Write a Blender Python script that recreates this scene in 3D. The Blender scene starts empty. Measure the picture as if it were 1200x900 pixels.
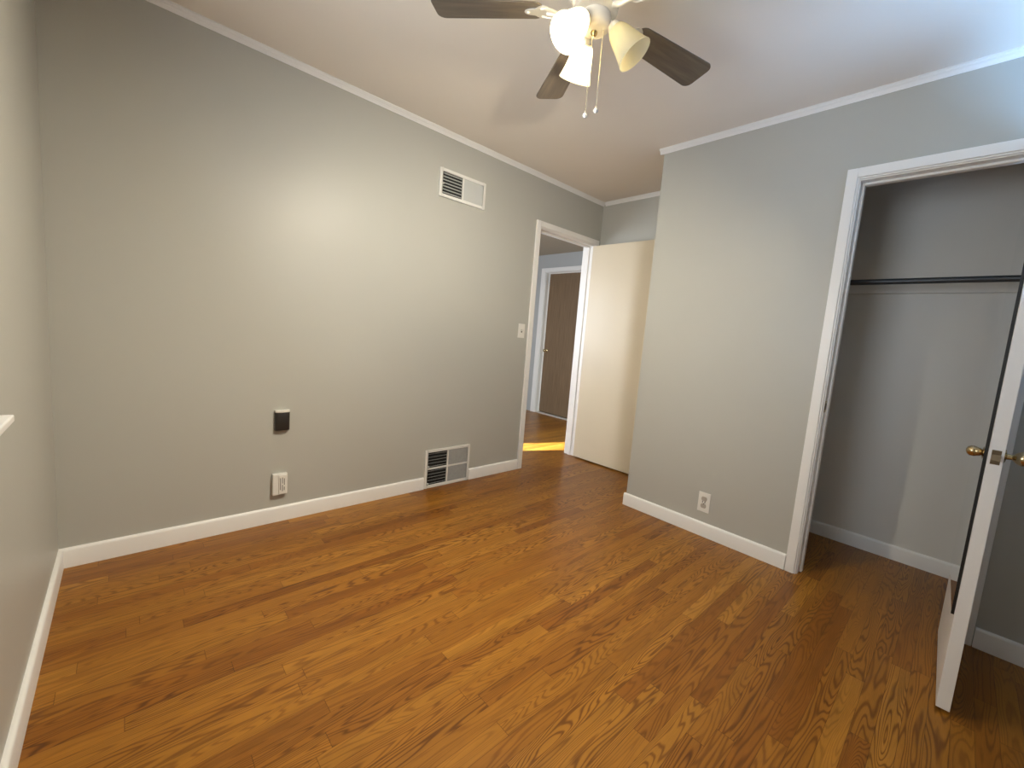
import bpy, bmesh, math, random
from mathutils import Vector, Matrix
random.seed(4)
S = bpy.context.scene
COL = S.collection

# ------------------------------------------------------------------ camera
cam_d = bpy.data.cameras.new('camera'); cam = bpy.data.objects.new('camera', cam_d); COL.objects.link(cam)
YAW, PITCH, ROLL = 0.8062, -0.1108, 0.0821
fw = Vector((math.cos(PITCH)*math.cos(YAW), math.cos(PITCH)*math.sin(YAW), math.sin(PITCH)))
r0 = Vector((math.sin(YAW), -math.cos(YAW), 0)); u0 = r0.cross(fw)
rt = math.cos(ROLL)*r0 + math.sin(ROLL)*u0
up = -math.sin(ROLL)*r0 + math.cos(ROLL)*u0
M = Matrix((rt, up, -fw)).transposed().to_4x4(); M.translation = (0.2276, -2.5491, 1.1616)
cam.matrix_world = M
cam_d.sensor_fit = 'HORIZONTAL'; cam_d.sensor_width = 36; cam_d.lens = 490.6*36/1200
cam_d.shift_x = (600-615.1)/1200; cam_d.shift_y = (446.04-450)/1200
cam_d.clip_start = 0.02
S.camera = cam

# ------------------------------------------------------------------ light and exposure
S.view_settings.view_transform = 'Standard'; S.view_settings.look = 'None'
S.view_settings.exposure = 0.05; S.view_settings.gamma = 1.0
S.view_settings.use_curve_mapping = False
world = bpy.data.worlds.new('dusk_sky'); S.world = world; world.use_nodes = True
world.node_tree.nodes['Background'].inputs[0].default_value = (0.42, 0.60, 1.0, 1)
world.node_tree.nodes['Background'].inputs[1].default_value = 0.5

def area(name, loc, target, sx, sy, power, color, spread=180):
    d = bpy.data.lights.new(name, 'AREA'); d.shape = 'RECTANGLE'; d.size = sx; d.size_y = sy
    d.energy = power; d.color = color; d.spread = math.radians(spread)
    o = bpy.data.objects.new(name, d); COL.objects.link(o); o.location = loc
    o.rotation_euler = (Vector(target)-Vector(loc)).to_track_quat('-Z', 'Y').to_euler()
    return o
BULB_STRENGTH = 2780.0
BULB_COLOR = (1.0, 0.905, 0.72)
area('daylight_side_window', (2.15, -3.04, 1.5), (2.6, -2.5, 2.44), 0.6, 0.5, 7.5, (0.26, 0.55, 1.0), 95)
area('daylight_rear_window', (0.02, -1.72, 1.5), (2.8, -1.7, 2.9), 0.8, 0.95, 18.0, (0.80, 0.90, 1.0), 150)
area('daylight_hall_window', (1.54, 1.20, 1.4), (4.0, 1.3, 1.2), 0.2, 1.0, 40.0, (0.86, 0.92, 1.0))
sp = bpy.data.lights.new('low_sun_hall', 'SPOT'); sp.energy = 17000; sp.color = (0.70, 0.88, 1.0)
sp.spot_size = math.radians(30); sp.shadow_soft_size = 0.02
so = bpy.data.objects.new('low_sun_hall', sp); COL.objects.link(so); so.location = (-0.6, 2.05, 2.2)
so.rotation_euler = (Vector((3.2, 0.5, 0.0))-so.location).to_track_quat('-Z', 'Y').to_euler()

# ------------------------------------------------------------------ materials
def mat(name, color, rough=0.5, metal=0.0, spec=0.5, bump=0.0, bscale=200.0, vary=0.0, vscale=3.0):
    m = bpy.data.materials.new(name); m.use_nodes = True
    nt = m.node_tree; b = nt.nodes['Principled BSDF']
    b.inputs['Base Color'].default_value = (*color, 1); b.inputs['Roughness'].default_value = rough
    b.inputs['Metallic'].default_value = metal; b.inputs['Specular IOR Level'].default_value = spec
    tc = nt.nodes.new('ShaderNodeTexCoord')
    if vary:
        n = nt.nodes.new('ShaderNodeTexNoise'); n.inputs['Scale'].default_value = vscale; n.inputs['Detail'].default_value = 4
        nt.links.new(tc.outputs['Object'], n.inputs['Vector'])
        mx = nt.nodes.new('ShaderNodeMixRGB'); mx.inputs[1].default_value = (*[c*(1-vary) for c in color], 1)
        mx.inputs[2].default_value = (*[min(1, c*(1+vary)) for c in color], 1)
        nt.links.new(n.outputs['Fac'], mx.inputs[0]); nt.links.new(mx.outputs[0], b.inputs['Base Color'])
    if bump:
        n = nt.nodes.new('ShaderNodeTexNoise'); n.inputs['Scale'].default_value = bscale; n.inputs['Detail'].default_value = 3
        nt.links.new(tc.outputs['Object'], n.inputs['Vector'])
        bp = nt.nodes.new('ShaderNodeBump'); bp.inputs['Strength'].default_value = bump; bp.inputs['Distance'].default_value = 0.002
        nt.links.new(n.outputs['Fac'], bp.inputs['Height']); nt.links.new(bp.outputs[0], b.inputs['Normal'])
    return m

WALL = mat('greige_wall_paint', (0.47, 0.465, 0.425), 0.42, bump=0.12, bscale=160, vary=0.02)
CLOSETP = mat('closet_wall_paint', (0.72, 0.70, 0.65), 0.5, bump=0.12, bscale=160, vary=0.02)
HALLP = mat('hall_wall_paint', (0.46, 0.47, 0.47), 0.5, bump=0.1, bscale=160, vary=0.02)
CEIL = mat('ceiling_paint', (0.87, 0.80, 0.71), 0.75, bump=0.25, bscale=220, vary=0.02)
TRIM = mat('white_trim_paint', (0.86, 0.845, 0.82), 0.35, bump=0.05, bscale=60, vary=0.02)
DOORW = mat('cream_door_paint', (0.70, 0.61, 0.46), 0.4, bump=0.04, bscale=40, vary=0.02)
PLASTIC = mat('white_plastic', (0.78, 0.76, 0.71), 0.35)
DARKP = mat('dark_slot', (0.02, 0.02, 0.02), 0.6)
BLACK = mat('black_plastic', (0.025, 0.022, 0.02), 0.4)
VENTM = mat('white_enamel', (0.78, 0.77, 0.73), 0.35)
VENTG = mat('grey_louver_enamel', (0.52, 0.53, 0.51), 0.4)
DUCT_DARK = mat('duct_shade_black', (0.012, 0.012, 0.012), 0.9)
BRASS = mat('aged_brass', (0.52, 0.40, 0.22), 0.22, metal=1.0, vary=0.1, vscale=40)
BRONZE = mat('tarnished_brass', (0.20, 0.155, 0.10), 0.35, metal=0.9, vary=0.2, vscale=60)
STEEL = mat('polished_nickel', (0.84, 0.80, 0.72), 0.28, metal=0.55)
RODM = mat('dark_rod_metal', (0.055, 0.06, 0.065), 0.4, metal=0.3)
BROWN = None
FANW = mat('fan_housing_enamel', (0.78, 0.72, 0.64), 0.3)
MIRROR = mat('mirror_glass', (0.86, 0.88, 0.87), 0.015, metal=1.0)
MFRAME = mat('mirror_black_frame', (0.012, 0.012, 0.012), 0.4)
CHAIN = mat('pull_chain_metal', (0.85, 0.76, 0.55), 0.25, metal=0.7)
HINGEM = mat('painted_hinge', (0.74, 0.72, 0.68), 0.35)

def N(nt, t, **kw):
    n = nt.nodes.new(t)
    for k, v in kw.items(): setattr(n, k, v)
    return n
def math_n(nt, op, a, b=None, c=None):
    n = N(nt, 'ShaderNodeMath', operation=op)
    for i, v in enumerate((a, b, c)):
        if v is None: continue
        if isinstance(v, (int, float)): n.inputs[i].default_value = v
        else: nt.links.new(v, n.inputs[i])
    return n.outputs[0]

def floor_material():
    m = bpy.data.materials.new('oak_strip_floor'); m.use_nodes = True
    nt = m.node_tree; L = nt.links; b = nt.nodes['Principled BSDF']
    tc = N(nt, 'ShaderNodeTexCoord'); sx = N(nt, 'ShaderNodeSeparateXYZ'); L.new(tc.outputs['Object'], sx.inputs[0])
    x, y = sx.outputs[0], sx.outputs[1]
    W = 0.0555
    ys = math_n(nt, 'DIVIDE', math_n(nt, 'ADD', y, 0.008), W)
    row = math_n(nt, 'FLOOR', ys); fy = math_n(nt, 'FRACT', ys)
    def white(v, dims='1D', v2=None):
        n = N(nt, 'ShaderNodeTexWhiteNoise', noise_dimensions=dims)
        if dims == '1D': L.new(v, n.inputs['W'])
        else:
            c = N(nt, 'ShaderNodeCombineXYZ'); L.new(v, c.inputs[0]); L.new(v2, c.inputs[1]); L.new(c.outputs[0], n.inputs['Vector'])
        return n
    w1 = white(math_n(nt, 'ADD', row, 0.37)); w2 = white(math_n(nt, 'ADD', row, 91.13))
    blen = math_n(nt, 'MULTIPLY_ADD', w2.outputs['Value'], 0.7, 0.45)
    xs = math_n(nt, 'DIVIDE', math_n(nt, 'MULTIPLY_ADD', w1.outputs['Value'], 9.0, math_n(nt, 'ADD', x, 20.0)), blen)
    idx = math_n(nt, 'FLOOR', xs); fx = math_n(nt, 'FRACT', xs)
    wid = white(row, '2D', idx); rv = wid.outputs['Value']
    sc = N(nt, 'ShaderNodeSeparateColor'); L.new(wid.outputs['Color'], sc.inputs[0]); r2, r3 = sc.outputs[1], sc.outputs[2]
    # growth rings: contour lines of a smooth field drawn out along the board
    cx = N(nt, 'ShaderNodeCombineXYZ')
    L.new(math_n(nt, 'MULTIPLY_ADD', rv, 61.0, math_n(nt, 'MULTIPLY', x, 1.7)), cx.inputs[0])
    L.new(math_n(nt, 'MULTIPLY_ADD', r2, 37.0, math_n(nt, 'MULTIPLY', y, 17.0)), cx.inputs[1])
    L.new(math_n(nt, 'MULTIPLY', r3, 53.0), cx.inputs[2])
    n1 = N(nt, 'ShaderNodeTexNoise'); n1.inputs['Scale'].default_value = 1.0; n1.inputs['Detail'].default_value = 1.6; n1.inputs['Roughness'].default_value = 0.35
    L.new(cx.outputs[0], n1.inputs['Vector'])
    ringn = math_n(nt, 'MULTIPLY', n1.outputs['Fac'], math_n(nt, 'MULTIPLY_ADD', r2, 16.0, 13.0))
    saw = math_n(nt, 'FRACT', ringn)
    ring = N(nt, 'ShaderNodeMapRange'); ring.interpolation_type = 'SMOOTHSTEP'
    L.new(math_n(nt, 'PINGPONG', saw, 0.5), ring.inputs['Value'])
    ring.inputs['From Min'].default_value = 0.02; ring.inputs['From Max'].default_value = 0.30
    # pores
    cp = N(nt, 'ShaderNodeCombineXYZ')
    L.new(math_n(nt, 'MULTIPLY_ADD', r3, 40.0, math_n(nt, 'MULTIPLY', x, 22.0)), cp.inputs[0]); L.new(math_n(nt, 'MULTIPLY', y, 520.0), cp.inputs[1])
    n2 = N(nt, 'ShaderNodeTexNoise'); n2.inputs['Scale'].default_value = 1.0; n2.inputs['Detail'].default_value = 2
    L.new(cp.outputs[0], n2.inputs['Vector'])
    # broad mottling along the board
    cm = N(nt, 'ShaderNodeCombineXYZ')
    L.new(math_n(nt, 'MULTIPLY_ADD', rv, 11.0, math_n(nt, 'MULTIPLY', x, 3.0)), cm.inputs[0]); L.new(math_n(nt, 'MULTIPLY', y, 26.0), cm.inputs[1]); L.new(rv, cm.inputs[2])
    n3 = N(nt, 'ShaderNodeTexNoise'); n3.inputs['Scale'].default_value = 1.0; n3.inputs['Detail'].default_value = 3
    L.new(cm.outputs[0], n3.inputs['Vector'])
    ramp = N(nt, 'ShaderNodeValToRGB'); L.new(rv, ramp.inputs[0]); e = ramp.color_ramp.elements
    e[0].position = 0.0; e[0].color = (0.2013, 0.0699, 0.0066, 1); e[1].position = 1.0; e[1].color = (0.3472, 0.1529, 0.0199, 1)
    for p_, c_ in ((0.12, (0.2292, 0.0836, 0.0086)), (0.3, (0.2639, 0.1031, 0.0112)), (0.62, (0.2847, 0.1155, 0.0130)), (0.86, (0.3125, 0.1311, 0.0154))):
        k = e.new(p_); k.color = (*c_, 1)
    def mul(col, fac_out, lo, hi):
        mr = N(nt, 'ShaderNodeMapRange'); L.new(fac_out, mr.inputs['Value']); mr.inputs['To Min'].default_value = lo; mr.inputs['To Max'].default_value = hi
        v = N(nt, 'ShaderNodeVectorMath', operation='SCALE'); L.new(col, v.inputs[0]); L.new(mr.outputs[0], v.inputs['Scale']); return v.outputs[0]
    c = mul(ramp.outputs[0], n3.outputs['Fac'], 0.74, 1.42)
    c = mul(c, n2.outputs['Fac'], 0.78, 1.24)
    # ring colour: warm dark brown lines
    strg = math_n(nt, 'MULTIPLY', math_n(nt, 'SUBTRACT', 1.0, ring.outputs[0]), math_n(nt, 'MULTIPLY_ADD', r3, 0.62, 0.28))
    mxr = N(nt, 'ShaderNodeMixRGB', blend_type='MULTIPLY'); L.new(strg, mxr.inputs[0]); L.new(c, mxr.inputs[1]); mxr.inputs[2].default_value = (0.36, 0.27, 0.20, 1)
    # seams
    ey = math_n(nt, 'MULTIPLY', math_n(nt, 'PINGPONG', fy, 0.5), W)
    ex = math_n(nt, 'MULTIPLY', math_n(nt, 'PINGPONG', fx, 0.5), blen)
    seam = math_n(nt, 'MAXIMUM', math_n(nt, 'LESS_THAN', ey, 0.0007), math_n(nt, 'LESS_THAN', ex, 0.0009))
    mxs = N(nt, 'ShaderNodeMixRGB', blend_type='MULTIPLY'); L.new(math_n(nt, 'MULTIPLY', seam, 0.6), mxs.inputs[0]); L.new(mxr.outputs[0], mxs.inputs[1]); mxs.inputs[2].default_value = (0.2, 0.14, 0.1, 1)
    L.new(mxs.outputs[0], b.inputs['Base Color'])
    b.inputs['Roughness'].default_value = 0.34; b.inputs['Specular IOR Level'].default_value = 0.3
    bp = N(nt, 'ShaderNodeBump'); bp.inputs['Strength'].default_value = 0.12; bp.inputs['Distance'].default_value = 0.002
    L.new(math_n(nt, 'MULTIPLY_ADD', seam, -1.0, math_n(nt, 'MULTIPLY', n2.outputs['Fac'], 0.3)), bp.inputs['Height']); L.new(bp.outputs[0], b.inputs['Normal'])
    return m
FLOORM = floor_material()

def grain_mat(name, dark, light, axis, rough=0.5, fine=90.0, along=3.0):
    m = bpy.data.materials.new(name); m.use_nodes = True; nt = m.node_tree; b = nt.nodes['Principled BSDF']
    tc = N(nt, 'ShaderNodeTexCoord'); mp = N(nt, 'ShaderNodeMapping')
    s = [fine]*3; s[axis] = along; mp.inputs['Scale'].default_value = s
    nt.links.new(tc.outputs['Object'], mp.inputs[0])
    n = N(nt, 'ShaderNodeTexNoise'); n.inputs['Scale'].default_value = 1; n.inputs['Detail'].default_value = 4
    nt.links.new(mp.outputs[0], n.inputs['Vector'])
    r = N(nt, 'ShaderNodeValToRGB'); r.color_ramp.elements[0].color = (*dark, 1); r.color_ramp.elements[1].color = (*light, 1)
    r.color_ramp.elements[0].position = 0.3; r.color_ramp.elements[1].position = 0.7
    nt.links.new(n.outputs['Fac'], r.inputs[0]); nt.links.new(r.outputs[0], b.inputs['Base Color']); b.inputs['Roughness'].default_value = rough
    return m
BROWN = grain_mat('brown_wood_door', (0.15, 0.095, 0.05), (0.23, 0.15, 0.088), 2, 0.5)
BLADEM = grain_mat('dark_wood_blade', (0.085, 0.066, 0.048), (0.16, 0.125, 0.09), 0, 0.45, fine=60, along=5)

def emit_mat(name, color, strength):
    m = bpy.data.materials.new(name); m.use_nodes = True; nt = m.node_tree
    b = nt.nodes['Principled BSDF']; b.inputs['Base Color'].default_value = (0.9, 0.9, 0.88, 1)
    b.inputs['Emission Color'].default_value = (*color, 1); b.inputs['Emission Strength'].default_value = strength
    return m
BULB_ON = emit_mat('lit_bulb', BULB_COLOR, BULB_STRENGTH)
BULB_OFF = mat('frosted_bulb_off', (0.85, 0.84, 0.8), 0.3)
def shade_material():
    m = bpy.data.materials.new('frosted_shade_glass'); m.use_nodes = True; nt = m.node_tree
    for n in list(nt.nodes):
        if n.type == 'BSDF_PRINCIPLED': nt.nodes.remove(n)
    out = [n for n in nt.nodes if n.type == 'OUTPUT_MATERIAL'][0]
    tr = N(nt, 'ShaderNodeBsdfTranslucent'); tr.inputs[0].default_value = (0.97, 0.93, 0.78, 1)
    di = N(nt, 'ShaderNodeBsdfPrincipled'); di.inputs['Base Color'].default_value = (0.92, 0.89, 0.78, 1); di.inputs['Roughness'].default_value = 0.25
    mx = N(nt, 'ShaderNodeMixShader'); mx.inputs[0].default_value = 0.15
    nt.links.new(tr.outputs[0], mx.inputs[1]); nt.links.new(di.outputs[0], mx.inputs[2]); nt.links.new(mx.outputs[0], out.inputs[0])
    return m
SHADE = shade_material()
def glass_material():
    m = bpy.data.materials.new('window_glass'); m.use_nodes = True; nt = m.node_tree
    b = nt.nodes['Principled BSDF']; b.inputs['Base Color'].default_value = (1, 1, 1, 1); b.inputs['Roughness'].default_value = 0.0
    b.inputs['Transmission Weight'].default_value = 1.0; b.inputs['IOR'].default_value = 1.45
    return m
GLASS = glass_material()

# ------------------------------------------------------------------ mesh helpers
def box(bm, x0, x1, y0, y1, z0, z1, mtx=None):
    vs = [bm.verts.new((x, y, z)) for x in (x0, x1) for y in (y0, y1) for z in (z0, z1)]
    for f in ((0, 1, 3, 2), (4, 6, 7, 5), (0, 4, 5, 1), (2, 3, 7, 6), (0, 2, 6, 4), (1, 5, 7, 3)):
        bm.faces.new([vs[i] for i in f])
    if mtx is not None: bmesh.ops.transform(bm, matrix=mtx, verts=vs)
    return vs
def lathe(bm, prof, seg=32, mtx=None):
    """prof: list of (radius, z); revolved about the local z axis."""
    rings = []
    allv = []
    for r, z in prof:
        if r < 1e-6:
            v = bm.verts.new((0, 0, z)); rings.append([v]); allv.append(v)
        else:
            ring = [bm.verts.new((r*math.cos(2*math.pi*i/seg), r*math.sin(2*math.pi*i/seg), z)) for i in range(seg)]
            rings.append(ring); allv += ring
    for a, b in zip(rings, rings[1:]):
        for i in range(seg):
            j = (i+1) % seg
            if len(a) == 1 and len(b) == 1: continue
            if len(a) == 1: bm.faces.new((a[0], b[i], b[j]))
            elif len(b) == 1: bm.faces.new((a[i], a[j], b[0]))
            else: bm.faces.new((a[i], a[j], b[j], b[i]))
    if mtx is not None: bmesh.ops.transform(bm, matrix=mtx, verts=allv)
    return allv
def tube(bm, pts, r, seg=10):
    pts = [Vector(p) for p in pts]; rings = []
    for i, p in enumerate(pts):
        t = (pts[min(i+1, len(pts)-1)]-pts[max(i-1, 0)]).normalized()
        a = t.orthogonal().normalized() if i == 0 else (prev - t*prev.dot(t)).normalized()
        prev = a; b = t.cross(a)
        rr = r[i] if isinstance(r, (list, tuple)) else r
        rings.append([bm.verts.new(p + rr*(math.cos(2*math.pi*k/seg)*a + math.sin(2*math.pi*k/seg)*b)) for k in range(seg)])
    for u, v in zip(rings, rings[1:]):
        for k in range(seg): bm.faces.new((u[k], u[(k+1) % seg], v[(k+1) % seg], v[k]))
    bm.faces.new(rings[0][::-1]); bm.faces.new(rings[-1])
def prism(bm, poly, z0, z1, mtx=None):
    a = [bm.verts.new((x, y, z0)) for x, y in poly]; b = [bm.verts.new((x, y, z1)) for x, y in poly]
    n = len(poly)
    bm.faces.new(a[::-1]); bm.faces.new(b)
    for i in range(n): bm.faces.new((a[i], a[(i+1) % n], b[(i+1) % n], b[i]))
    if mtx is not None: bmesh.ops.transform(bm, matrix=mtx, verts=a+b)
    return a+b
def sweep(bm, prof, p0, p1, nrm):
    """profile points (out, up) swept from p0 to p1; 'out' runs along nrm."""
    p0, p1, nrm = Vector(p0), Vector(p1), Vector(nrm)
    a = [bm.verts.new(p0 + nrm*u + Vector((0, 0, v))) for u, v in prof]
    b = [bm.verts.new(p1 + nrm*u + Vector((0, 0, v))) for u, v in prof]
    n = len(prof); bm.faces.new(a[::-1]); bm.faces.new(b)
    for i in range(n): bm.faces.new((a[i], a[(i+1) % n], b[(i+1) % n], b[i]))
def bm_new(): return bmesh.new()
def obj(name, bm, m, parent=None, bevel=0.0, seg=2, smooth=False, loc=None):
    bmesh.ops.recalc_face_normals(bm, faces=bm.faces)
    if bevel:
        bmesh.ops.bevel(bm, geom=[e for e in bm.edges if e.calc_face_angle(0) > 0.6], offset=bevel, segments=seg, affect='EDGES', profile=0.5, clamp_overlap=True)
    me = bpy.data.meshes.new(name); bm.to_mesh(me); bm.free()
    if smooth:
        for p in me.polygons: p.use_smooth = True
        me.set_sharp_from_angle(angle=math.radians(40))
    me.materials.append(m)
    o = bpy.data.objects.new(name, me); COL.objects.link(o)
    if parent is not None: o.parent = parent
    if loc is not None: o.location = loc
    return o
def tag(o, label, cat, group=None, kind=None):
    o['label'] = label; o['category'] = cat
    if group: o['group'] = group
    if kind: o['kind'] = kind
    return o
def thing(name, label, cat, loc, rz=0.0, group=None, kind=None):
    o = bpy.data.objects.new(name, None); o.empty_display_size = 0.05; COL.objects.link(o)
    o.location = loc; o.rotation_euler = (0, 0, rz)
    return tag(o, label, cat, group, kind)
def boxes(name, m, lst, label, cat, parent=None, bevel=0.0):
    bm = bm_new()
    for b in lst: box(bm, *b)
    o = obj(name, bm, m, parent, bevel)
    if parent is None: tag(o, label, cat, kind='structure')
    return o

# ------------------------------------------------------------------ dimensions (metres)
H = 2.44
XC, YC, XF = 2.8225, -0.9945, 3.5125        # closet wall, its free corner, end wall of the door recess
YR = -3.12                                  # right wall
XB = 3.545                                  # closet back wall
DX0, DX1, DH = 2.712, 3.424, 2.03           # bedroom doorway in the left wall
CY0, CY1, CH = -2.075, -2.665, 2.03         # closet doorway
HX, HY, HH, HX0 = 4.70, 2.75, 2.33, 1.5     # hall
HD0, HD1, HDH = 1.06, 1.84, 2.075            # hall door
T = 0.12

# ------------------------------------------------------------------ shell
boxes('floor', FLOORM, [(-T, HX+0.9, YR-T, HY+T, -0.1, 0)], 'warm brown oak strip floor with boards running toward the doorway', 'floor')
boxes('ceiling', CEIL, [(-T, XB+0.1, YR-T, 0.0, H, H+0.1)], 'pale matte ceiling above the bedroom around the fan', 'ceiling')
boxes('wall_left', WALL, [(-T, DX0-0.02, 0, T, 0, H), (DX0-0.02, DX1+0.02, 0, T, DH+0.02, H), (DX1+0.02, HX, 0, T, 0, H)],
      'long greige wall at the left with two air vents', 'wall')
WY0, WY1, WZ0, WZ1 = -1.235, -2.15, 0.90, 2.02
boxes('wall_near', WALL, [(-T, 0, WY0, 0, 0, H), (-T, 0, YR, WY1, 0, H), (-T, 0, WY1, WY0, 0, WZ0), (-T, 0, WY1, WY0, WZ1, H)],
      'greige window wall at the left edge of the view', 'wall')
RX0, RX1, RZ0, RZ1 = 1.55, 2.45, 0.95, 2.02
boxes('wall_right', WALL, [(-T, RX0, YR-T, YR, 0, H), (RX1, XB+0.1, YR-T, YR, 0, H), (RX0, RX1, YR-T, YR, 0, RZ0), (RX0, RX1, YR-T, YR, RZ1, H)],
      'greige wall at the right, out of the view', 'wall')
boxes('wall_closet', WALL, [(XC, XC+0.11, CY0+0.02, YC, 0, H), (XC, XC+0.11, YR, CY1-0.02, 0, H), (XC, XC+0.11, CY1-0.02, CY0+0.02, CH+0.02, H)],
      'greige wall with the open closet doorway in it', 'wall')
boxes('wall_recess', WALL, [(XC+0.11, XF, YC-0.1, YC, 0, H)], 'greige side wall of the door recess behind the closet corner', 'wall')
boxes('wall_far', WALL, [(XF, XF+0.1, YC-0.1, 0, 0, H)], 'greige end wall above the open cream door', 'wall')
boxes('wall_closet_back', CLOSETP, [(XB, XB+0.1, YR, YC-0.1, 0, H)], 'grey back wall inside the closet behind the hanging rod', 'wall')
boxes('wall_hall_end', HALLP, [(HX, HX+0.11, T, HD0-0.02, 0, HH), (HX, HX+0.11, HD1+0.02, HY, 0, HH), (HX, HX+0.11, HD0-0.02, HD1+0.02, HDH+0.02, HH)],
      'bluish grey hall wall around the brown door', 'wall')
boxes('wall_hall_side', HALLP, [(HX0-T, HX+0.11, HY, HY+T, 0, HH)], 'bluish grey hall side wall beyond the doorway', 'wall')
boxes('wall_hall_near', HALLP, [(HX0-T, HX0, T, 1.10, 0, HH), (HX0-T, HX0, 1.30, HY, 0, HH), (HX0-T, HX0, 1.10, 1.30, 0, 0.9), (HX0-T, HX0, 1.10, 1.30, 1.95, HH)],
      'hall wall with the narrow window, out of the view', 'wall')
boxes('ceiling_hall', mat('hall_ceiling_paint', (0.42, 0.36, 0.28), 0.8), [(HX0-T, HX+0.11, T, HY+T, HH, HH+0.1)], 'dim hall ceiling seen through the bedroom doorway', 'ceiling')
boxes('wall_hall_room', HALLP, [(HX+0.11, HX+0.9, HD0-0.3, HD0-0.2, 0, HH), (HX+0.11, HX+0.9, HD1+0.2, HD1+0.3, 0, HH), (HX+0.8, HX+0.9, HD0-0.2, HD1+0.2, 0, HH)],
      'wall of the room behind the brown hall door', 'wall')

# baseboards
BH, BT = 0.0865, 0.014
bprof = [(0, 0), (BT, 0), (BT, BH-0.012), (BT-0.002, BH-0.005), (BT-0.006, BH-0.001), (BT-0.010, BH), (0, BH)]
def baseboard(name, segs, label, m=TRIM):
    bm = bm_new()
    for p0, p1, n in segs: sweep(bm, bprof, p0, p1, n)
    return tag(obj(name, bm, m, smooth=True), label, 'baseboard', kind='structure')
CW = 0.057                                  # casing width
baseboard('baseboard_left', [((0, 0, 0), (1.748, 0, 0), (0, -1, 0)), ((2.138, 0, 0), (DX0-CW-0.003, 0, 0), (0, -1, 0))], 'white baseboard along the long left wall, cut by the floor vent')
baseboard('baseboard_near', [((0, -BT, 0), (0, YR, 0), (1, 0, 0))], 'white baseboard under the window wall at the left edge')
baseboard('baseboard_closet', [((XC, YC+BT, 0), (XC, CY0+CW+0.003, 0), (-1, 0, 0)), ((XC, CY1-CW-0.003, 0), (XC, YR, 0), (-1, 0, 0)), ((XC, YC, 0), (XF, YC, 0), (0, 1, 0))], 'white baseboard along the closet wall on both sides of its doorway')
baseboard('baseboard_closet_back', [((XB, YC-0.1, 0), (XB, YR, 0), (-1, 0, 0))], 'white baseboard at the foot of the closet back wall')
baseboard('baseboard_far', [((XF, -BT, 0), (XF, YC+BT, 0), (-1, 0, 0))], 'white baseboard on the end wall behind the cream door')
baseboard('baseboard_right', [((BT, YR, 0), (XC-BT, YR, 0), (0, 1, 0))], 'white baseboard along the right wall, out of the view')
baseboard('baseboard_hall', [((HX, HD1+0.19, 0), (HX, HY, 0), (-1, 0, 0))], 'white baseboard on the hall wall left of the brown door')
# crown moulding
cprof = [(0, H), (0, H-0.030), (0.004, H-0.030), (0.007, H-0.024), (0.012, H-0.018), (0.013, H-0.015), (0.018, H-0.012), (0.022, H-0.006), (0.026, H-0.005), (0.026, H)]
def crown(name, segs, label):
    bm = bm_new()
    for p0, p1, n in segs: sweep(bm, cprof, p0, p1, n)
    return tag(obj(name, bm, TRIM), label, 'crown moulding', kind='structure')
crown('trim_1', [((0, 0, 0), (XF, 0, 0), (0, -1, 0))], 'narrow white crown moulding above the long left wall')
crown('trim_2', [((XC, YC+0.026, 0), (XC, YR, 0), (-1, 0, 0)), ((XC, YC, 0), (XF, YC, 0), (0, 1, 0))], 'narrow white crown moulding above the closet wall')
crown('trim_3', [((XF, -0.026, 0), (XF, YC+0.026, 0), (-1, 0, 0))], 'short white crown moulding above the open cream door')
crown('trim_4', [((0, -0.026, 0), (0, YR, 0), (1, 0, 0)), ((0.026, YR, 0), (XC-0.026, YR, 0), (0, 1, 0))], 'white crown moulding above the window wall')

STOP = {'trim_5': (-0.075, -0.042), 'trim_6': (-0.075, -0.042), 'trim_7': (-0.077, -0.065)}
# doorway trims: lining, stop and casing; built in (along, depth, z): along the wall, depth out of the wall
def doorway(name, label, a0, a1, top, mk, wall_t, cw=CW, head_w=None, both=False):
    head_w = head_w or cw
    root = thing(name, label, 'door trim', (0, 0, 0), kind='structure')
    lo, hi = min(a0, a1), max(a0, a1)
    bm = bm_new()                           # lining inside the wall
    for q in ((lo-0.02, lo, 0, top), (hi, hi+0.02, 0, top), (lo-0.02, hi+0.02, top, top+0.02)): mk(bm, q[0], q[1], -wall_t, 0.0, q[2], q[3])
    obj('jamb', bm, TRIM, root, bevel=0.001, seg=1)
    bm = bm_new()
    for q in ((lo, lo+0.011, 0, top), (hi-0.011, hi, 0, top), (lo+0.011, hi-0.011, top-0.011, top)): mk(bm, q[0], q[1], *STOP[name], q[2], q[3])
    obj('door_stop', bm, TRIM, root, bevel=0.002, seg=1)
    for d0, d1, s in (((0.0, 0.017, 1),) + (((-wall_t-0.017, -wall_t, -1),) if both else ())):
        bm = bm_new(); rv = 0.005
        mk(bm, lo-cw, lo-rv-0.008, d0, d1, 0, top+head_w); mk(bm, hi+rv+0.008, hi+cw, d0, d1, 0, top+head_w)
        mk(bm, lo-rv-0.008, hi+rv+0.008, d0, d1, top+rv+0.008, top+head_w)
        dm = (d0, d1-0.006) if s > 0 else (d0+0.006, d1)
        mk(bm, lo-rv-0.008, lo-rv, *dm, 0, top+rv+0.008); mk(bm, hi+rv, hi+rv+0.008, *dm, 0, top+rv+0.008)
        mk(bm, lo-rv, hi+rv, *dm, top+rv, top+rv+0.008)
        obj('casing', bm, TRIM, root, bevel=0.0025, seg=2)
    return root
def mk_left(bm, a0, a1, d0, d1, z0, z1): box(bm, a0, a1, -d1, -d0, z0, z1)
def mk_x(X): return lambda bm, a0, a1, d0, d1, z0, z1: box(bm, X-d1, X-d0, a0, a1, z0, z1)
doorway('trim_5', 'white casing around the open bedroom doorway in the left wall', DX0, DX1, DH, mk_left, T, both=True)
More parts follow.
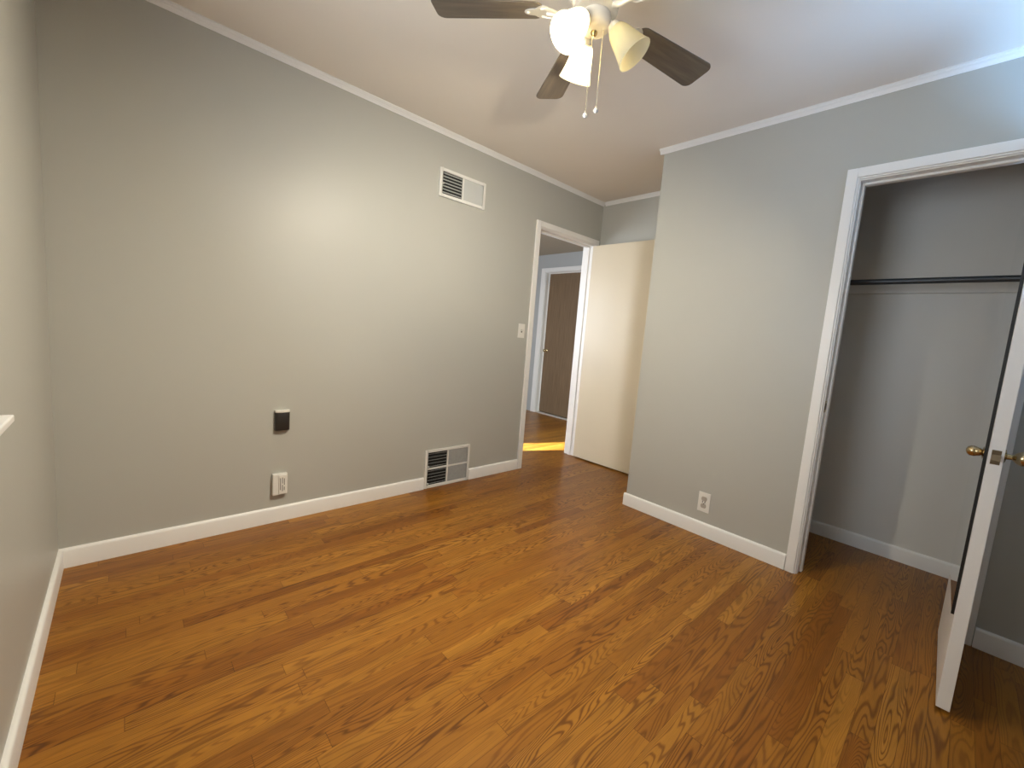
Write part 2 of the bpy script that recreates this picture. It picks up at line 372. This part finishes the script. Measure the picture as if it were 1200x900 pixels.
tr6 = doorway('trim_6', 'white casing around the closet doorway at the right', CY0, CY1, CH, mk_x(XC), 0.11, both=True)
doorway('trim_7', 'bluish white casing around the brown hall door', HD0, HD1, HDH, mk_x(HX), 0.11, cw=0.09, head_w=0.062)
bm = bm_new(); box(bm, XC+0.012, XC+0.040, CY0-0.0015, CY0+0.001, 0.885, 0.945)
sp_ = obj('strike_plate', bm, BRASS, tr6); sp_['label'] = 'dark brass strike plate'
bm = bm_new(); box(bm, XC+0.020, XC+0.034, CY0-0.0022, CY0-0.0012, 0.898, 0.932); obj('latch_hole', bm, DARKP, tr6)

# ------------------------------------------------------------------ windows
w1 = thing('window_1', 'bedroom window whose white sill end shows at the left edge', 'window', (0, 0, 0), kind='structure')
bm = bm_new(); box(bm, -0.10, 0.05, -2.28, -1.169, WZ0-0.014, WZ0+0.002); obj('window_sill', bm, TRIM, w1, bevel=0.003)
bm = bm_new(); box(bm, 0.0, 0.014, -2.25, -1.20, WZ0-0.075, WZ0-0.014); obj('apron', bm, TRIM, w1, bevel=0.002)
bm = bm_new()
box(bm, 0, 0.016, WY0, WY0+0.045, WZ0+0.002, WZ1+0.05); box(bm, 0, 0.016, WY1-0.05, WY1, WZ0+0.002, WZ1+0.05); box(bm, 0, 0.016, WY1, WY0, WZ1, WZ1+0.05)
obj('casing', bm, TRIM, w1, bevel=0.002)
bm = bm_new()
for z0, z1, xs in ((WZ0+0.002, (WZ0+WZ1)/2+0.02, -0.06), ((WZ0+WZ1)/2-0.02, WZ1, -0.095)):
    box(bm, xs-0.03, xs, WY1, WY1+0.045, z0, z1); box(bm, xs-0.03, xs, WY0-0.045, WY0, z0, z1)
    box(bm, xs-0.03, xs, WY1+0.045, WY0-0.045, z0, z0+0.045); box(bm, xs-0.03, xs, WY1+0.045, WY0-0.045, z1-0.04, z1)
fr = obj('window_frame', bm, TRIM, w1, bevel=0.002)
bm = bm_new()
box(bm, -0.078, -0.074, WY1+0.04, WY0-0.04, WZ0+0.04, (WZ0+WZ1)/2-0.015); box(bm, -0.113, -0.109, WY1+0.04, WY0-0.04, (WZ0+WZ1)/2+0.02, WZ1-0.035)
obj('pane', bm, GLASS, fr)
w2 = thing('window_2', 'daylit window in the right wall, out of the view', 'window', (0, 0, 0), kind='structure')
bm = bm_new(); box(bm, RX0-0.06, RX1+0.06, YR-0.1, YR+0.05, RZ0-0.014, RZ0+0.002); obj('window_sill', bm, TRIM, w2, bevel=0.003)
bm = bm_new()
box(bm, RX0-0.05, RX0, YR, YR+0.016, RZ0+0.002, RZ1+0.05); box(bm, RX1, RX1+0.05, YR, YR+0.016, RZ0+0.002, RZ1+0.05); box(bm, RX0, RX1, YR, YR+0.016, RZ1, RZ1+0.05)
obj('casing', bm, TRIM, w2, bevel=0.002)
bm = bm_new(); ym = YR-0.07
box(bm, RX0, RX0+0.045, ym-0.03, ym, RZ0, RZ1); box(bm, RX1-0.045, RX1, ym-0.03, ym, RZ0, RZ1)
for z in (RZ0, (RZ0+RZ1)/2-0.02, RZ1-0.045): box(bm, RX0+0.045, RX1-0.045, ym-0.03, ym, z, z+0.045)
fr = obj('window_frame', bm, TRIM, w2, bevel=0.002)
bm = bm_new(); box(bm, RX0+0.04, RX1-0.04, ym-0.018, ym-0.014, RZ0+0.04, RZ1-0.04); obj('pane', bm, GLASS, fr)

# ------------------------------------------------------------------ doors
def knob(parent, c, axis, m=BRASS, neck=0.028, r=0.0235, name='door_knob'):
    """round door knob whose rose sits at c and whose stem runs along axis"""
    q = Vector((0, 0, 1)).rotation_difference(Vector(axis)).to_matrix().to_4x4(); q.translation = c
    bm = bm_new()
    lathe(bm, [(0, 0), (0.026, 0), (0.026, 0.003), (0.021, 0.007), (0.010, 0.010), (0.0085, neck*0.8), (0.012, neck), (r*0.80, neck+0.006), (r, neck+0.016), (r*0.97, neck+0.024), (r*0.72, neck+0.031), (r*0.3, neck+0.0345), (0, neck+0.035)], 28, q)
    return obj(name, bm, m, parent, smooth=True)
def hinge(parent, x, y, z):
    bm = bm_new(); lathe(bm, [(0, -0.045), (0.0055, -0.045), (0.0055, -0.016), (0.0048, -0.015), (0.0055, -0.014), (0.0055, 0.014), (0.0048, 0.015), (0.0055, 0.016), (0.0055, 0.045), (0.004, 0.049), (0, 0.05)], 12, Matrix.Translation((x, y, z)))
    return obj('hinge', bm, HINGEM, parent, smooth=True)

# bedroom door: swung open against the recess end wall
d1 = thing('door_1', 'smooth cream bedroom door swung open against the end wall', 'door', (3.390, -0.008, 0), kind='structure')
d1.rotation_euler = (0, 0, math.radians(1.6))
bm = bm_new(); box(bm, 0.0, 0.035, -0.706, -0.012, 0.014, 2.022); obj('slab', bm, DOORW, d1, bevel=0.0015)
knob(d1, (0.0352, -0.64, 0.93), (1, 0, 0), neck=0.012, r=0.02)
for z in (0.22, 1.05, 1.85): hinge(d1, 0.037, -0.006, z)

# closet door: swung 90 degrees into the room, seen on its latch edge
a = math.radians(-1.0)
d2 = thing('door_2', 'white closet door standing open edge-on at the right', 'door', (2.803, -2.655, 0), kind='structure')
# local frame: -x runs to the latch edge, +y is the closet face
d2.rotation_euler = (0, 0, math.radians(1.3))
DW, DT_ = 0.582, 0.035
bm = bm_new(); box(bm, -DW, 0, 0, DT_, 0.012, 2.02); obj('slab', bm, TRIM, d2, bevel=0.0015)
knob(d2, (-DW+0.068, DT_+0.0002, 0.895), (0, 1, 0), neck=0.012, r=0.0175)
knob(d2, (-DW+0.068, -0.0002, 0.895), (0, -1, 0), neck=0.026, r=0.0235)
bm = bm_new(); box(bm, -DW-0.0012, -DW+0.002, 0.007, 0.028, 0.872, 0.918); lp = obj('latch_plate', bm, BRONZE, d2)
bm = bm_new()
prism(bm, [(-0.010, 0), (0.010, 0), (0.010, 0.007), (-0.010, 0.014)], 0.886, 0.904, Matrix(((0, -1, 0, -DW-0.0008), (1, 0, 0, 0.0175), (0, 0, 1, 0), (0, 0, 0, 1))))
obj('latch_bolt', bm, BRONZE, d2)
for z in (0.25, 1.80): hinge(d2, 0.004, -0.004, z)

# narrow mirror hung on the closet face of that door
mr = thing('door_mirror', 'tall black-edged mirror hung on the open closet door', 'mirror', d2.location)
mr.rotation_euler = d2.rotation_euler
mx0, mx1, mz0, mz1 = -DW+0.008, -0.05, 0.345, 1.75
y0 = DT_+0.0005; md = 0.008
bm = bm_new()
box(bm, mx0, mx0+0.003, y0, y0+md, mz0, mz1); box(bm, mx1-0.0008, mx1, y0, y0+md-0.002, mz0, mz1)
box(bm, mx0+0.003, mx1-0.0008, y0, y0+md-0.002, mz0, mz0+0.002); box(bm, mx0+0.003, mx1-0.0008, y0, y0+md-0.002, mz1-0.002, mz1)
obj('mirror_frame', bm, MFRAME, mr)
bm = bm_new(); box(bm, mx0+0.003, mx1-0.0004, y0, y0+md-0.0015, mz0+0.001, mz1-0.001); obj('mirror_pane', bm, MIRROR, mr)

# brown hall door
d3 = thing('door_3', 'flat brown wooden door closed at the end of the hall', 'door', (HX+0.078, HD0, 0), kind='structure')
bm = bm_new(); box(bm, 0, 0.028, 0.003, HD1-HD0-0.003, 0.02, HDH-0.003); obj('slab', bm, BROWN, d3, bevel=0.0015)
knob(d3, (-0.0002, HD1-HD0-0.055, 0.94), (-1, 0, 0), neck=0.026, r=0.024)
bm = bm_new(); box(bm, HX+0.005, HX+0.075, HD0, HD1, 0, 0.012)  # thin pale bar along the foot of the hall door
tag(obj('trim_8', bm, mat('pale_bar', (0.66, 0.62, 0.56), 0.4), bevel=0.003), 'thin pale threshold under the brown hall door', 'bar', kind='structure')

# ------------------------------------------------------------------ closet rod and rail
rod = thing('closet_rod', 'dark metal hanging rod across the inside of the closet', 'rod', (3.27, -2.1, 1.609))
bm = bm_new(); tube(bm, [(0, YC-0.1+2.1-0.006, 0), (0, YR+2.1+0.006, 0)], 0.0155, 20); obj('rod_bar', bm, RODM, rod, smooth=True)
for yy, s in ((YC-0.1+2.1, -1), (YR+2.1, 1)):
    bm = bm_new(); lathe(bm, [(0, 0), (0.028, 0), (0.028, 0.004), (0.020, 0.008), (0.020, 0.02), (0.0158, 0.02)], 20, Matrix.Translation((0, yy, 0)) @ Matrix.Rotation(math.pi/2*(1 if s < 0 else -1), 4, 'X'))
    obj('rod_socket', bm, RODM, rod, smooth=True)
bm = bm_new(); box(bm, XB-0.022, XB, YR, YC-0.1, 1.577, 1.640)
tag(obj('trim_9', bm, CLOSETP, bevel=0.001), 'grey-painted rail on the closet back wall behind the rod', 'rail', kind='structure')

# ------------------------------------------------------------------ air registers
def register(label, x0, x1, z0, z1, rows, lever, shut):
    w, h = x1-x0, z1-z0
    t = thing('air_vent', label, 'vent', (x0, 0, z0))
    fb = 0.020; dv = 0.010; dep = 0.012
    bm = bm_new()
    box(bm, 0, fb, -dep, -0.0005, 0, h); box(bm, w-fb, w, -dep, -0.0005, 0, h)
    box(bm, fb, w-fb, -dep, -0.0005, 0, fb); box(bm, fb, w-fb, -dep, -0.0005, h-fb, h)
    bmesh.ops.remove_doubles(bm, verts=bm.verts, dist=1e-5)
    obj('vent_frame', bm, VENTM, t, bevel=0.003)
    bm = bm_new(); mid = w*0.49
    box(bm, mid-dv/2, mid+dv/2, -dep+0.001, -0.001, fb, h-fb)
    if rows == 2: box(bm, fb, w-fb, -dep+0.002, -0.001, h/2-0.006, h/2+0.006)
    obj('divider', bm, VENTM, t)
    bm = bm_new(); box(bm, fb, w-fb, -0.0015, -0.0006, fb, h-fb); obj('duct_shade_sheet', bm, DUCT_DARK, t)  # black sheet in place of an open duct; its shade is painted in
    spans = [(fb, h-fb)] if rows == 1 else [(fb, h/2-0.006), (h/2+0.006, h-fb)]
    for s0, s1 in spans:
        bm = bm_new(); n = max(4, int((s1-s0)/0.0195))            # level blades, edge on to the room: dark between
        for i in range(n):
            z = s0+(i+0.5)*(s1-s0)/n
            box(bm, fb, mid-dv/2, -0.0045, 0.0045, -0.0006, 0.0006, Matrix.Translation((0, -0.0062, z)) @ Matrix.Rotation(math.radians(-32), 4, 'X'))
        lb = obj('louver_bank', bm, VENTG, t); lb['label'] = 'dark open louvers'
        bm = bm_new(); x = mid+dv/2; n = int((w-fb-x)/0.011)      # upright blades turned shut
        for i in range(n):
            xx = x+(i+0.5)*(w-fb-x)/n
            box(bm, -0.0062, 0.0062, -0.0006, 0.0006, s0, s1, Matrix.Translation((xx, -0.0065, 0)) @ Matrix.Rotation(math.radians(-14), 4, 'Z'))
        lb = obj('louver_bank', bm, shut, t); lb['label'] = 'pale closed louvers'
        if lever:
            bm = bm_new(); box(bm, fb+0.002, fb+0.010, -0.020, -0.010, (s0+s1)/2-0.012 if rows == 1 else s0+0.01, (s0+s1)/2-0.004 if rows == 1 else s0+0.02); obj('lever', bm, VENTM, t, bevel=0.001)
    return t
register('white air vent high on the left wall near the ceiling', 1.740, 2.119, 2.024, 2.205, 1, True, VENTG)
register('white air vent low on the left wall at the floor', 1.750, 2.137, 0.002, 0.284, 2, True, mat('dark_grey_enamel', (0.34, 0.345, 0.335), 0.5, vary=0.15, vscale=60))  # lower shut louvers get a darker, mottled grey

# ------------------------------------------------------------------ switch, outlets, wall devices
def screw(parent, x, y, z, r=0.0028):
    bm = bm_new(); lathe(bm, [(0, 0), (r, 0), (r*0.8, 0.001), (0, 0.0014)], 10, Matrix.Translation((x, y, z)) @ Matrix.Rotation(math.pi/2, 4, 'X')); return obj('screw', bm, STEEL, parent)
sw = thing('light_switch', 'white toggle light switch beside the bedroom doorway', 'switch', (2.583, 0, 1.184))
bm = bm_new(); box(bm, -0.036, 0.036, -0.006, -0.0003, -0.058, 0.058); obj('wall_plate', bm, PLASTIC, sw, bevel=0.003)
bm = bm_new(); box(bm, -0.006, 0.006, -0.0075, -0.005, -0.013, 0.013); sl = obj('toggle_slot', bm, mat('shadowed_slot', (0.12, 0.11, 0.10), 0.6), sw)
bm = bm_new(); box(bm, -0.0045, 0.0045, -0.018, 0.0, -0.006, 0.006, Matrix.Translation((0, -0.004, 0.003)) @ Matrix.Rotation(math.radians(-25), 4, 'X')); obj('toggle', bm, PLASTIC, sw, bevel=0.001)
for z in (-0.03, 0.03): screw(sw, 0, -0.006, z)

ol = thing('wall_outlet', 'white duplex outlet low on the closet wall', 'outlet', (XC, -1.544, 0.213), rz=-math.pi/2)
bm = bm_new(); box(bm, -0.037, 0.037, -0.006, -0.0003, -0.062, 0.062); obj('wall_plate', bm, PLASTIC, ol, bevel=0.003)
for z in (-0.0225, 0.0225):
    bm = bm_new(); pts = []
    for k in range(28):
        t_ = 2*math.pi*k/28; pts.append((0.0175*math.cos(t_), max(-0.0135, min(0.0135, 0.0175*math.sin(t_)))))
    prism(bm, pts, 0, 0.0025, Matrix.Translation((0, -0.0055, z)) @ Matrix.Rotation(math.pi/2, 4, 'X'))
    rc = obj('receptacle', bm, mat('ivory_receptacle', (0.46, 0.42, 0.36), 0.4), ol)
    bm = bm_new()
    box(bm, -0.0090, -0.0055, -0.0088, -0.0076, -0.003, 0.0085); box(bm, 0.0055, 0.0090, -0.0088, -0.0076, -0.004, 0.0095)
    lathe(bm, [(0, 0), (0.003, 0), (0.003, 0.0012), (0, 0.0012)], 10, Matrix.Translation((0, -0.0076, -0.0085)) @ Matrix.Rotation(math.pi/2, 4, 'X'))
    obj('slot', bm, DARKP, rc)
screw(ol, 0, -0.006, 0, 0.0022)

# black box with a pale lid on the left wall
bb = thing('wall_box', 'small black box with a pale top fixed to the left wall', 'wall box', (0.841, 0, 0.527))
poly = [(-0.036, 0), (0.036, 0), (0.036, -0.016), (0.031, -0.022), (0.02, -0.0255), (0.0, -0.027), (-0.02, -0.0255), (-0.031, -0.022), (-0.036, -0.016)]
bm = bm_new(); prism(bm, [(x, y-0.0004) for x, y in poly], 0.0, 0.100); obj('body', bm, BLACK, bb, bevel=0.002, smooth=True)
bm = bm_new(); prism(bm, [(x*1.01, y*1.02-0.0004) for x, y in poly], 0.100, 0.112); lid = obj('lid', bm, PLASTIC, bb, bevel=0.002, smooth=True); lid['label'] = 'pale top cap'

# white plug-in unit below it
pu = thing('plug_in_unit', 'white slotted wall unit just above the left baseboard', 'wall unit', (0.833, 0, 0.160))
bm = bm_new(); box(bm, -0.036, 0.036, -0.026, -0.0004, 0, 0.120); obj('body', bm, PLASTIC, pu, bevel=0.003)
bm = bm_new(); box(bm, -0.008, 0.031, -0.031, -0.024, 0.006, 0.114); fp = obj('front_panel', bm, PLASTIC, pu, bevel=0.002)
bm = bm_new()
for x_, z0_, z1_ in ((0.000, 0.030, 0.098), (0.010, 0.022, 0.058), (0.010, 0.066, 0.100), (0.019, 0.026, 0.046), (0.019, 0.056, 0.094)): box(bm, x_-0.0016, x_+0.0016, -0.0316, -0.0306, z0_, z1_)
obj('slot', bm, mat('slot_grey', (0.10, 0.09, 0.085), 0.6), fp)

# ------------------------------------------------------------------ ceiling fan
FX, FY, ZB = 1.356, -1.564, 2.22
PH = 1.0543; RB = 0.5385
fan = thing('ceiling_fan', 'five-blade ceiling fan with dark blades and three glass lights', 'ceiling fan', (FX, FY, H))
zz = ZB-H
bm = bm_new(); lathe(bm, [(0, 0), (0.075, 0), (0.078, -0.01), (0.074, -0.028), (0.060, -0.040), (0.050, -0.045), (0, -0.045)], 40); obj('canopy', bm, FANW, fan, smooth=True)
bm = bm_new(); lathe(bm, [(0, -0.045), (0.055, -0.045), (0.100, -0.058), (0.112, -0.075), (0.115, -0.105), (0.113, -0.130), (0.106, -0.150), (0.092, -0.168), (0.080, -0.178), (0.078, -0.192), (0, -0.192)], 48)
obj('motor_housing', bm, FANW, fan, smooth=True)
bm = bm_new(); lathe(bm, [(0, zz+0.028), (0.070, zz+0.028), (0.072, zz+0.015), (0.070, zz-0.004), (0.058, zz-0.012), (0, zz-0.012)], 40); obj('hub', bm, STEEL, fan, smooth=True)
def blade_poly():
    L0, L1 = 0.155, RB; w0, w1 = 0.048, 0.062; rc = 0.028; pts = []
    def arc(cx, cy, r, a0, a1, n=6):
        for i in range(n+1):
            t_ = math.radians(a0+(a1-a0)*i/n); pts.append((cx+r*math.cos(t_), cy+r*math.sin(t_)))
    arc(L1-rc, w1-rc, rc, 0, 90); arc(L0+0.05, w0-0.035, 0.035, 90, 150, 4); arc(L0+0.05, -w0+0.035, 0.035, 210, 270, 4); arc(L1-rc, -w1+rc, rc, 270, 360)
    return pts
BP = blade_poly()
for k in range(5):
    a_ = PH + k*2*math.pi/5
    bm = bm_new(); prism(bm, BP, -0.003, 0.003)
    bl = obj('blade', bm, BLADEM, fan, bevel=0.0012, seg=1)
    bl.location = (0, 0, zz)
    bl.rotation_euler = (Matrix.Rotation(a_, 3, 'Z') @ Matrix.Rotation(math.radians(-11), 3, 'X')).to_euler()
    # iron: an arm from the hub and a scrolled plate screwed under the blade root
    bm = bm_new()
    tube(bm, [(0.062, 0, 0.0), (0.09, 0, -0.012), (0.125, 0, -0.013), (0.16, 0, -0.007)], [0.011, 0.009, 0.008, 0.009], 10)
    pl = []
    for i in range(36):
        t_ = 2*math.pi*i/36; r_ = 0.030+0.009*math.cos(3*t_); pl.append((0.185+1.25*r_*math.cos(t_), r_*math.sin(t_)*1.05))
    prism(bm, pl, -0.0062, -0.0032)
    for s in (-1, 1):
        tube(bm, [(0.118, 0, -0.011), (0.135, s*0.018, -0.010), (0.158, s*0.026, -0.007), (0.178, s*0.022, -0.006)], 0.0045, 8)
    for px, py in ((0.222, 0.0), (0.172, 0.024), (0.172, -0.024)):
        lathe(bm, [(0, -0.0105), (0.004, -0.0095), (0.006, -0.0062), (0, -0.0062)], 10, Matrix.Translation((px, py, 0)))
    obj('blade_iron', bm, STEEL, bl, smooth=True)
# light kit
bm = bm_new(); lathe(bm, [(0, zz-0.012), (0.050, zz-0.012), (0.053, zz-0.020), (0.052, zz-0.042), (0.044, zz-0.054), (0.030, zz-0.060), (0, zz-0.062)], 36)
sh = obj('switch_housing', bm, FANW, fan, smooth=True)
bm = bm_new(); lathe(bm, [(0, zz-0.074), (0.006, zz-0.073), (0.010, zz-0.068), (0.012, zz-0.060), (0, zz-0.060)], 16); obj('finial', bm, BRASS, sh, smooth=True)
TILT = math.radians(50); D0 = math.radians(-56)
for k, lit in ((0, False), (1, True), (2, True)):
    a_ = D0 + k*2*math.pi/3; D = Vector((math.cos(a_), math.sin(a_), 0)); ax = (math.cos(TILT)*D + Vector((0, 0, -math.sin(TILT)))).normalized()
    p = Vector((0, 0, zz-0.045)) + 0.060*D
    q = Vector((0, 0, 1)).rotation_difference(ax).to_matrix().to_4x4(); q.translation = p
    bm = bm_new(); tube(bm, [(0.036*D.x, 0.036*D.y, zz-0.034), tuple(Vector((0, 0, zz-0.036))+0.050*D), tuple(p+0.004*ax)], 0.009, 10)
    lathe(bm, [(0, -0.004), (0.017, -0.004), (0.0215, 0.004), (0.0225, 0.026), (0.0215, 0.0265), (0, 0.0265)], 24, q)
    arm = obj('light_arm', bm, STEEL, fan, smooth=True)
    bm = bm_new()
    outer = [(0.0205, 0.012), (0.026, 0.015), (0.031, 0.024), (0.036, 0.040), (0.041, 0.062), (0.046, 0.085), (0.0515, 0.104), (0.0565, 0.118), (0.058, 0.121)]
    inner = [(r-0.0028, z) for r, z in outer[::-1]]
    lathe(bm, outer+inner+[outer[0]], 40, q)
    shd = obj('lamp_shade', bm, SHADE, fan, smooth=True)
    bm = bm_new(); lathe(bm, [(r, z if z < 0.03 else z+(0.010 if lit else -0.012)) for r, z in ((0, 0.0265), (0.0125, 0.0265), (0.0135, 0.044), (0.019, 0.055), (0.0255, 0.066), (0.0275, 0.076), (0.0255, 0.087), (0.018, 0.096), (0.008, 0.101), (0, 0.102))], 24, q)
    bu = obj('bulb', bm, BULB_ON if lit else BULB_OFF, fan, smooth=True)
    bu['label'] = 'lit bulb' if lit else 'unlit bulb'
for (cx_, cy_, z1_) in ((0.004, 0.010, 1.905), (0.012, -0.028, 1.912)):
    bm = bm_new(); zt = zz-0.058; zb_ = z1_-H
    tube(bm, [(cx_, cy_, zt), (cx_, cy_, zb_+0.012)], 0.0008, 6)
    n = int((zt-zb_)/0.006)
    for i in range(n): bmesh.ops.create_icosphere(bm, subdivisions=1, radius=0.0017, matrix=Matrix.Translation((cx_, cy_, zb_+0.014+i*0.006)))
    ch = obj('pull_chain', bm, CHAIN, fan, smooth=True)
    bm = bm_new(); lathe(bm, [(0, zb_-0.009), (0.005, zb_-0.0075), (0.0085, zb_-0.002), (0.009, zb_+0.001), (0.0075, zb_+0.006), (0.003, zb_+0.0095), (0.002, zb_+0.014), (0, zb_+0.014)], 20, Matrix.Translation((cx_, cy_, 0)))
    obj('chain_pull', bm, STEEL, ch, smooth=True)
